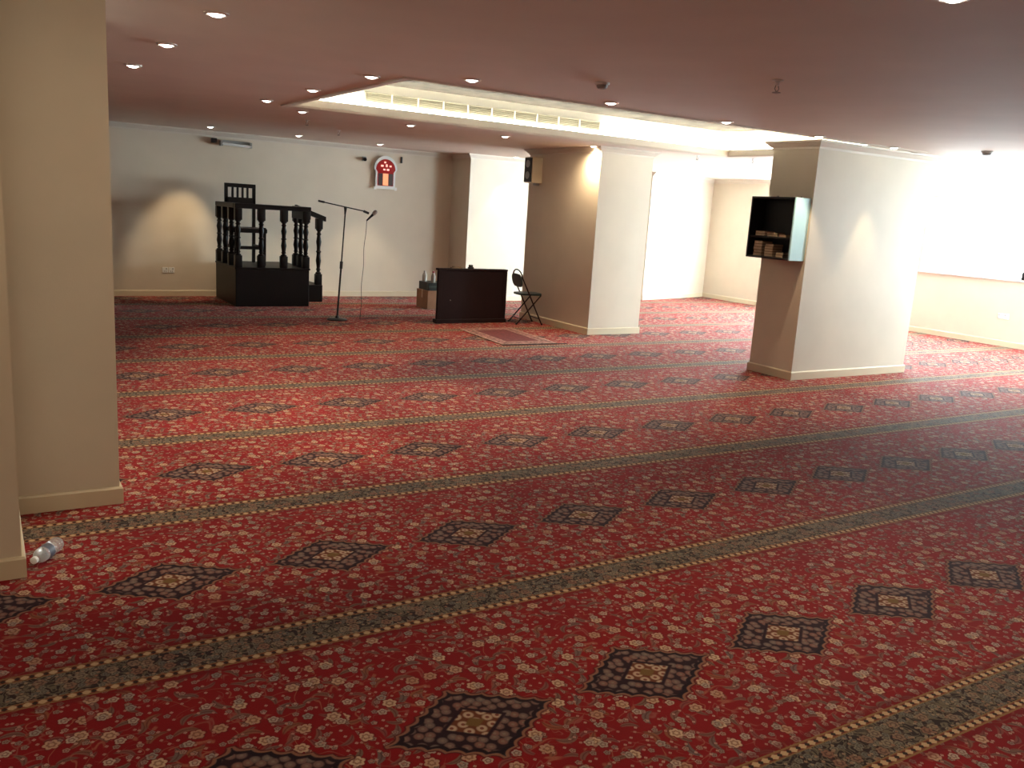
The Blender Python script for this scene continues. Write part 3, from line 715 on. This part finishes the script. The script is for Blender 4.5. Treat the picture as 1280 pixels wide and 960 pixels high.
# ------------------------------------------------------------------ wall fittings
# arched prayer-time clock
ck = thing('prayer_clock', P(3.68, Y1, .28), 'arched silver-framed prayer clock with glowing red display on the wall', 'clock')
def arch(cx_, w, zb_, zs, bulge, n=14):
    pts = [(cx_-w*.86, zb_), (cx_-w*.86, zs-.03), (cx_-w*bulge, zs)]
    for k in range(1, n): a = math.pi*k/n; pts.append((cx_-w*bulge*math.cos(a), zs+ (w*1.05)*math.sin(a)))
    pts += [(cx_+w*bulge, zs), (cx_+w*.86, zs-.03), (cx_+w*.86, zb_)]; return pts
def plate(pts, ya, yb, name, material, parent=None):
    q = [P(x, ya, z) for x, z in pts]; return MB().prism(q, (0, (yb-ya)*H, 0)).build(name, material, parent or ck)
plate(arch(3.682, .125, .135, .33, 1.0), Y1-.004, Y1-.03, 'backplate', M_silver)
plate(arch(3.682, .128, .128, .33, 1.0), Y1-.03, Y1-.036, 'frame', M_silver)
rd_ = plate(arch(3.682, .102, .160, .325, 1.06), Y1-.036, Y1-.0385, 'red_display', M_ledpanel)
plate([(3.602, .166), (3.648, .166), (3.648, .285), (3.602, .285)], Y1-.0385, Y1-.040, 'side_strip', M_clockdark)
plate([(3.715, .166), (3.762, .166), (3.762, .285), (3.715, .285)], Y1-.0385, Y1-.040, 'side_strip', M_clockdark)
plate([(3.652, .166), (3.711, .166), (3.711, .285), (3.652, .285)], Y1-.0385, Y1-.040, 'glowing_column', M_ledorange)
for x, z, w_, h_ in ((3.672, .398, .020, .016), (3.640, .362, .028, .018), (3.690, .366, .018, .026), (3.733, .362, .022, .016), (3.665, .325, .024, .016), (3.706, .325, .026, .018)):
    plate([(x-w_/2, z-h_/2), (x+w_/2, z-h_/2), (x+w_/2, z+h_/2), (x-w_/2, z+h_/2)], Y1-.0385, Y1-.0402, 'led_mark', M_led, rd_)
for x in (3.567, 3.797): plate([(x-.014, .118), (x+.014, .118), (x+.014, .15), (x-.014, .15)], Y1-.036, Y1-.042, 'foot_stud', M_white)
# small black camera and bracket either side of the clock
t = thing('security_camera', P(3.45, Y1, .41), 'small black camera on the wall beside the arched clock', 'camera')
MB().bbox(P(3.43, Y1-.012, .395), P(3.475, Y1, .44), .004).build('mount', M_grey, t)
MB().tube([P(3.455, Y1-.012, .415), P(3.445, Y1-.05, .41)], .030, 12).build('body', M_black, t, True)
MB().tube([P(3.445, Y1-.05, .41), P(3.443, Y1-.056, .409)], .02, 12).build('lens', M_blackmetal, t)
tag(MB().bbox(P(3.86, Y1-.02, .405), P(3.876, Y1, .47), .004).build('wall_hook', M_black), 'thin black hook on the wall at the clock\'s upper corner', 'hook')
# tube lamp fixture
t = thing('tube_lamp', P(2.1, Y1, .44), 'unlit white tube lamp fixture high on the wall above the pulpit', 'lamp')
MB().bbox(P(2.03, Y1-.03, .450), P(2.285, Y1, .475), .005).build('batten', M_grey, t)
MB().tube([P(2.02, Y1-.045, .440), P(2.29, Y1-.045, .432)], .020, 12).build('tube', M_white, t, True)
for x in (2.015, 2.285): MB().bbox(P(x-.012, Y1-.055, .42), P(x+.012, Y1, .47), .004).build('end_cap', M_grey, t)
MB().bbox(P(1.925, Y1-.04, .442), P(1.975, Y1, .485), .008).build('starter_box', M_black, t)
# socket plates
def socket_x(loc, axis, label):
    t = thing('double_socket', loc, label, 'socket', 'double wall sockets')
    for s in (-1, 1):
        c = loc + (Vector((s*.047, 0, 0)) if axis == 'y' else Vector((0, s*.047, 0)))
        if axis == 'y':
            pl = MB().bbox(c+Vector((-.043, -.012, -.043)), c+Vector((.043, 0, .043)), .005).build('plate', M_white, t)
            MB().bbox(c+Vector((.010, -.016, .008)), c+Vector((.026, -.011, .030)), .002).build('switch', M_grey, pl)
            for k in (-1, 1): MB().box(c+Vector((k*.012-.003, -.0135, -.026)), c+Vector((k*.012+.003, -.011, -.010))).build('slot', M_black, pl)
        else:
            pl = MB().bbox(c+Vector((-.012, -.043, -.043)), c+Vector((0, .043, .043)), .005).build('plate', M_white, t)
            MB().bbox(c+Vector((-.016, .010, .008)), c+Vector((-.011, .026, .030)), .002).build('switch', M_grey, pl)
            for k in (-1, 1): MB().box(c+Vector((-.0135, k*.012-.003, -.026)), c+Vector((-.011, k*.012+.003, -.010))).build('slot', M_black, pl)
socket_x(P(1.53, Y1, -.755), 'y', 'double wall socket on the wall left of the pulpit')
bpy.data.objects['double_socket']['label'] = 'double wall socket low on the dim wall beside the pulpit'
socket_x(P(X1, 4.61, -.715), 'x', 'double wall socket low on the bright wall under the window')
# loudspeaker on the pillar
ls = thing('loudspeaker', P(4.32, 6.80, .245), 'beige loudspeaker with dark grille mounted high on the pillar by the chair', 'speaker')
MB().bbox(P(4.268, 6.73, .245), P(4.376, 6.86, .470), .006).build('cabinet', M_trim, ls)
gr = MB().bbox(P(4.258, 6.738, .252), P(4.268, 6.852, .463), .004).build('grille', M_black, ls)
for z in (.31, .41): MB().tube([P(4.256, 6.795, z), P(4.259, 6.795, z)], .055, 16).build('speaker_cone', M_grey, gr)
MB().bbox(P(4.34, 6.77, .225), P(4.376, 6.82, .245), .003).build('bracket', M_steel, ls)
# device on the window sill
t = thing('desk_radio', P(X1-.0, 4.46, WZ0), 'small black box on the sill of the bright window', 'box')
MB().bbox(P(X1-.018, 4.40, WZ0), P(X1+.028, 4.50, WZ0+.075), .006).build('case', M_black, t)
MB().tube([P(X1-.005, 4.485, WZ0+.07), P(X1-.005, 4.470, WZ0+.11)], .004, 6).build('aerial', M_black, t)

# ------------------------------------------------------------------ water bottle on the floor
def lying_bottle():
    base = P(.150, 2.56, -1); tip = P(.098, 2.475, -1); d = tip-base; d.z = 0; Lb = .205; d.normalize()
    r = .033
    t = thing('water_bottle', P(.12, 2.52, -1), 'clear plastic water bottle lying on the carpet beside the pillar', 'bottle')
    base.z = r+.001
    def at(q): return base+d*Lb*q
    body = [(.0, .7), (.02, .93), (.05, 1), (.12, 1), (.14, .94), (.16, 1), (.24, 1), (.26, .94), (.28, 1), (.36, .98), (.64, .98), (.70, 1), (.78, .86), (.85, .60), (.90, .42), (.92, .40)]
    MB().tube([at(q) for q, _ in body], [r*k for _, k in body], 20).build('body', M_bottle, t, True)
    MB().tube([at(.40), at(.41), at(.60), at(.61)], [r*1.0, r*1.015, r*1.015, r*1.0], 20, False).build('label_band', M_bottlelabel, t, True)
    MB().tube([at(.915), at(.92), at(1.0), at(1.005)], [r*.42, r*.47, r*.47, r*.40], 16).build('cap', M_bottlecap, t, True)
lying_bottle()
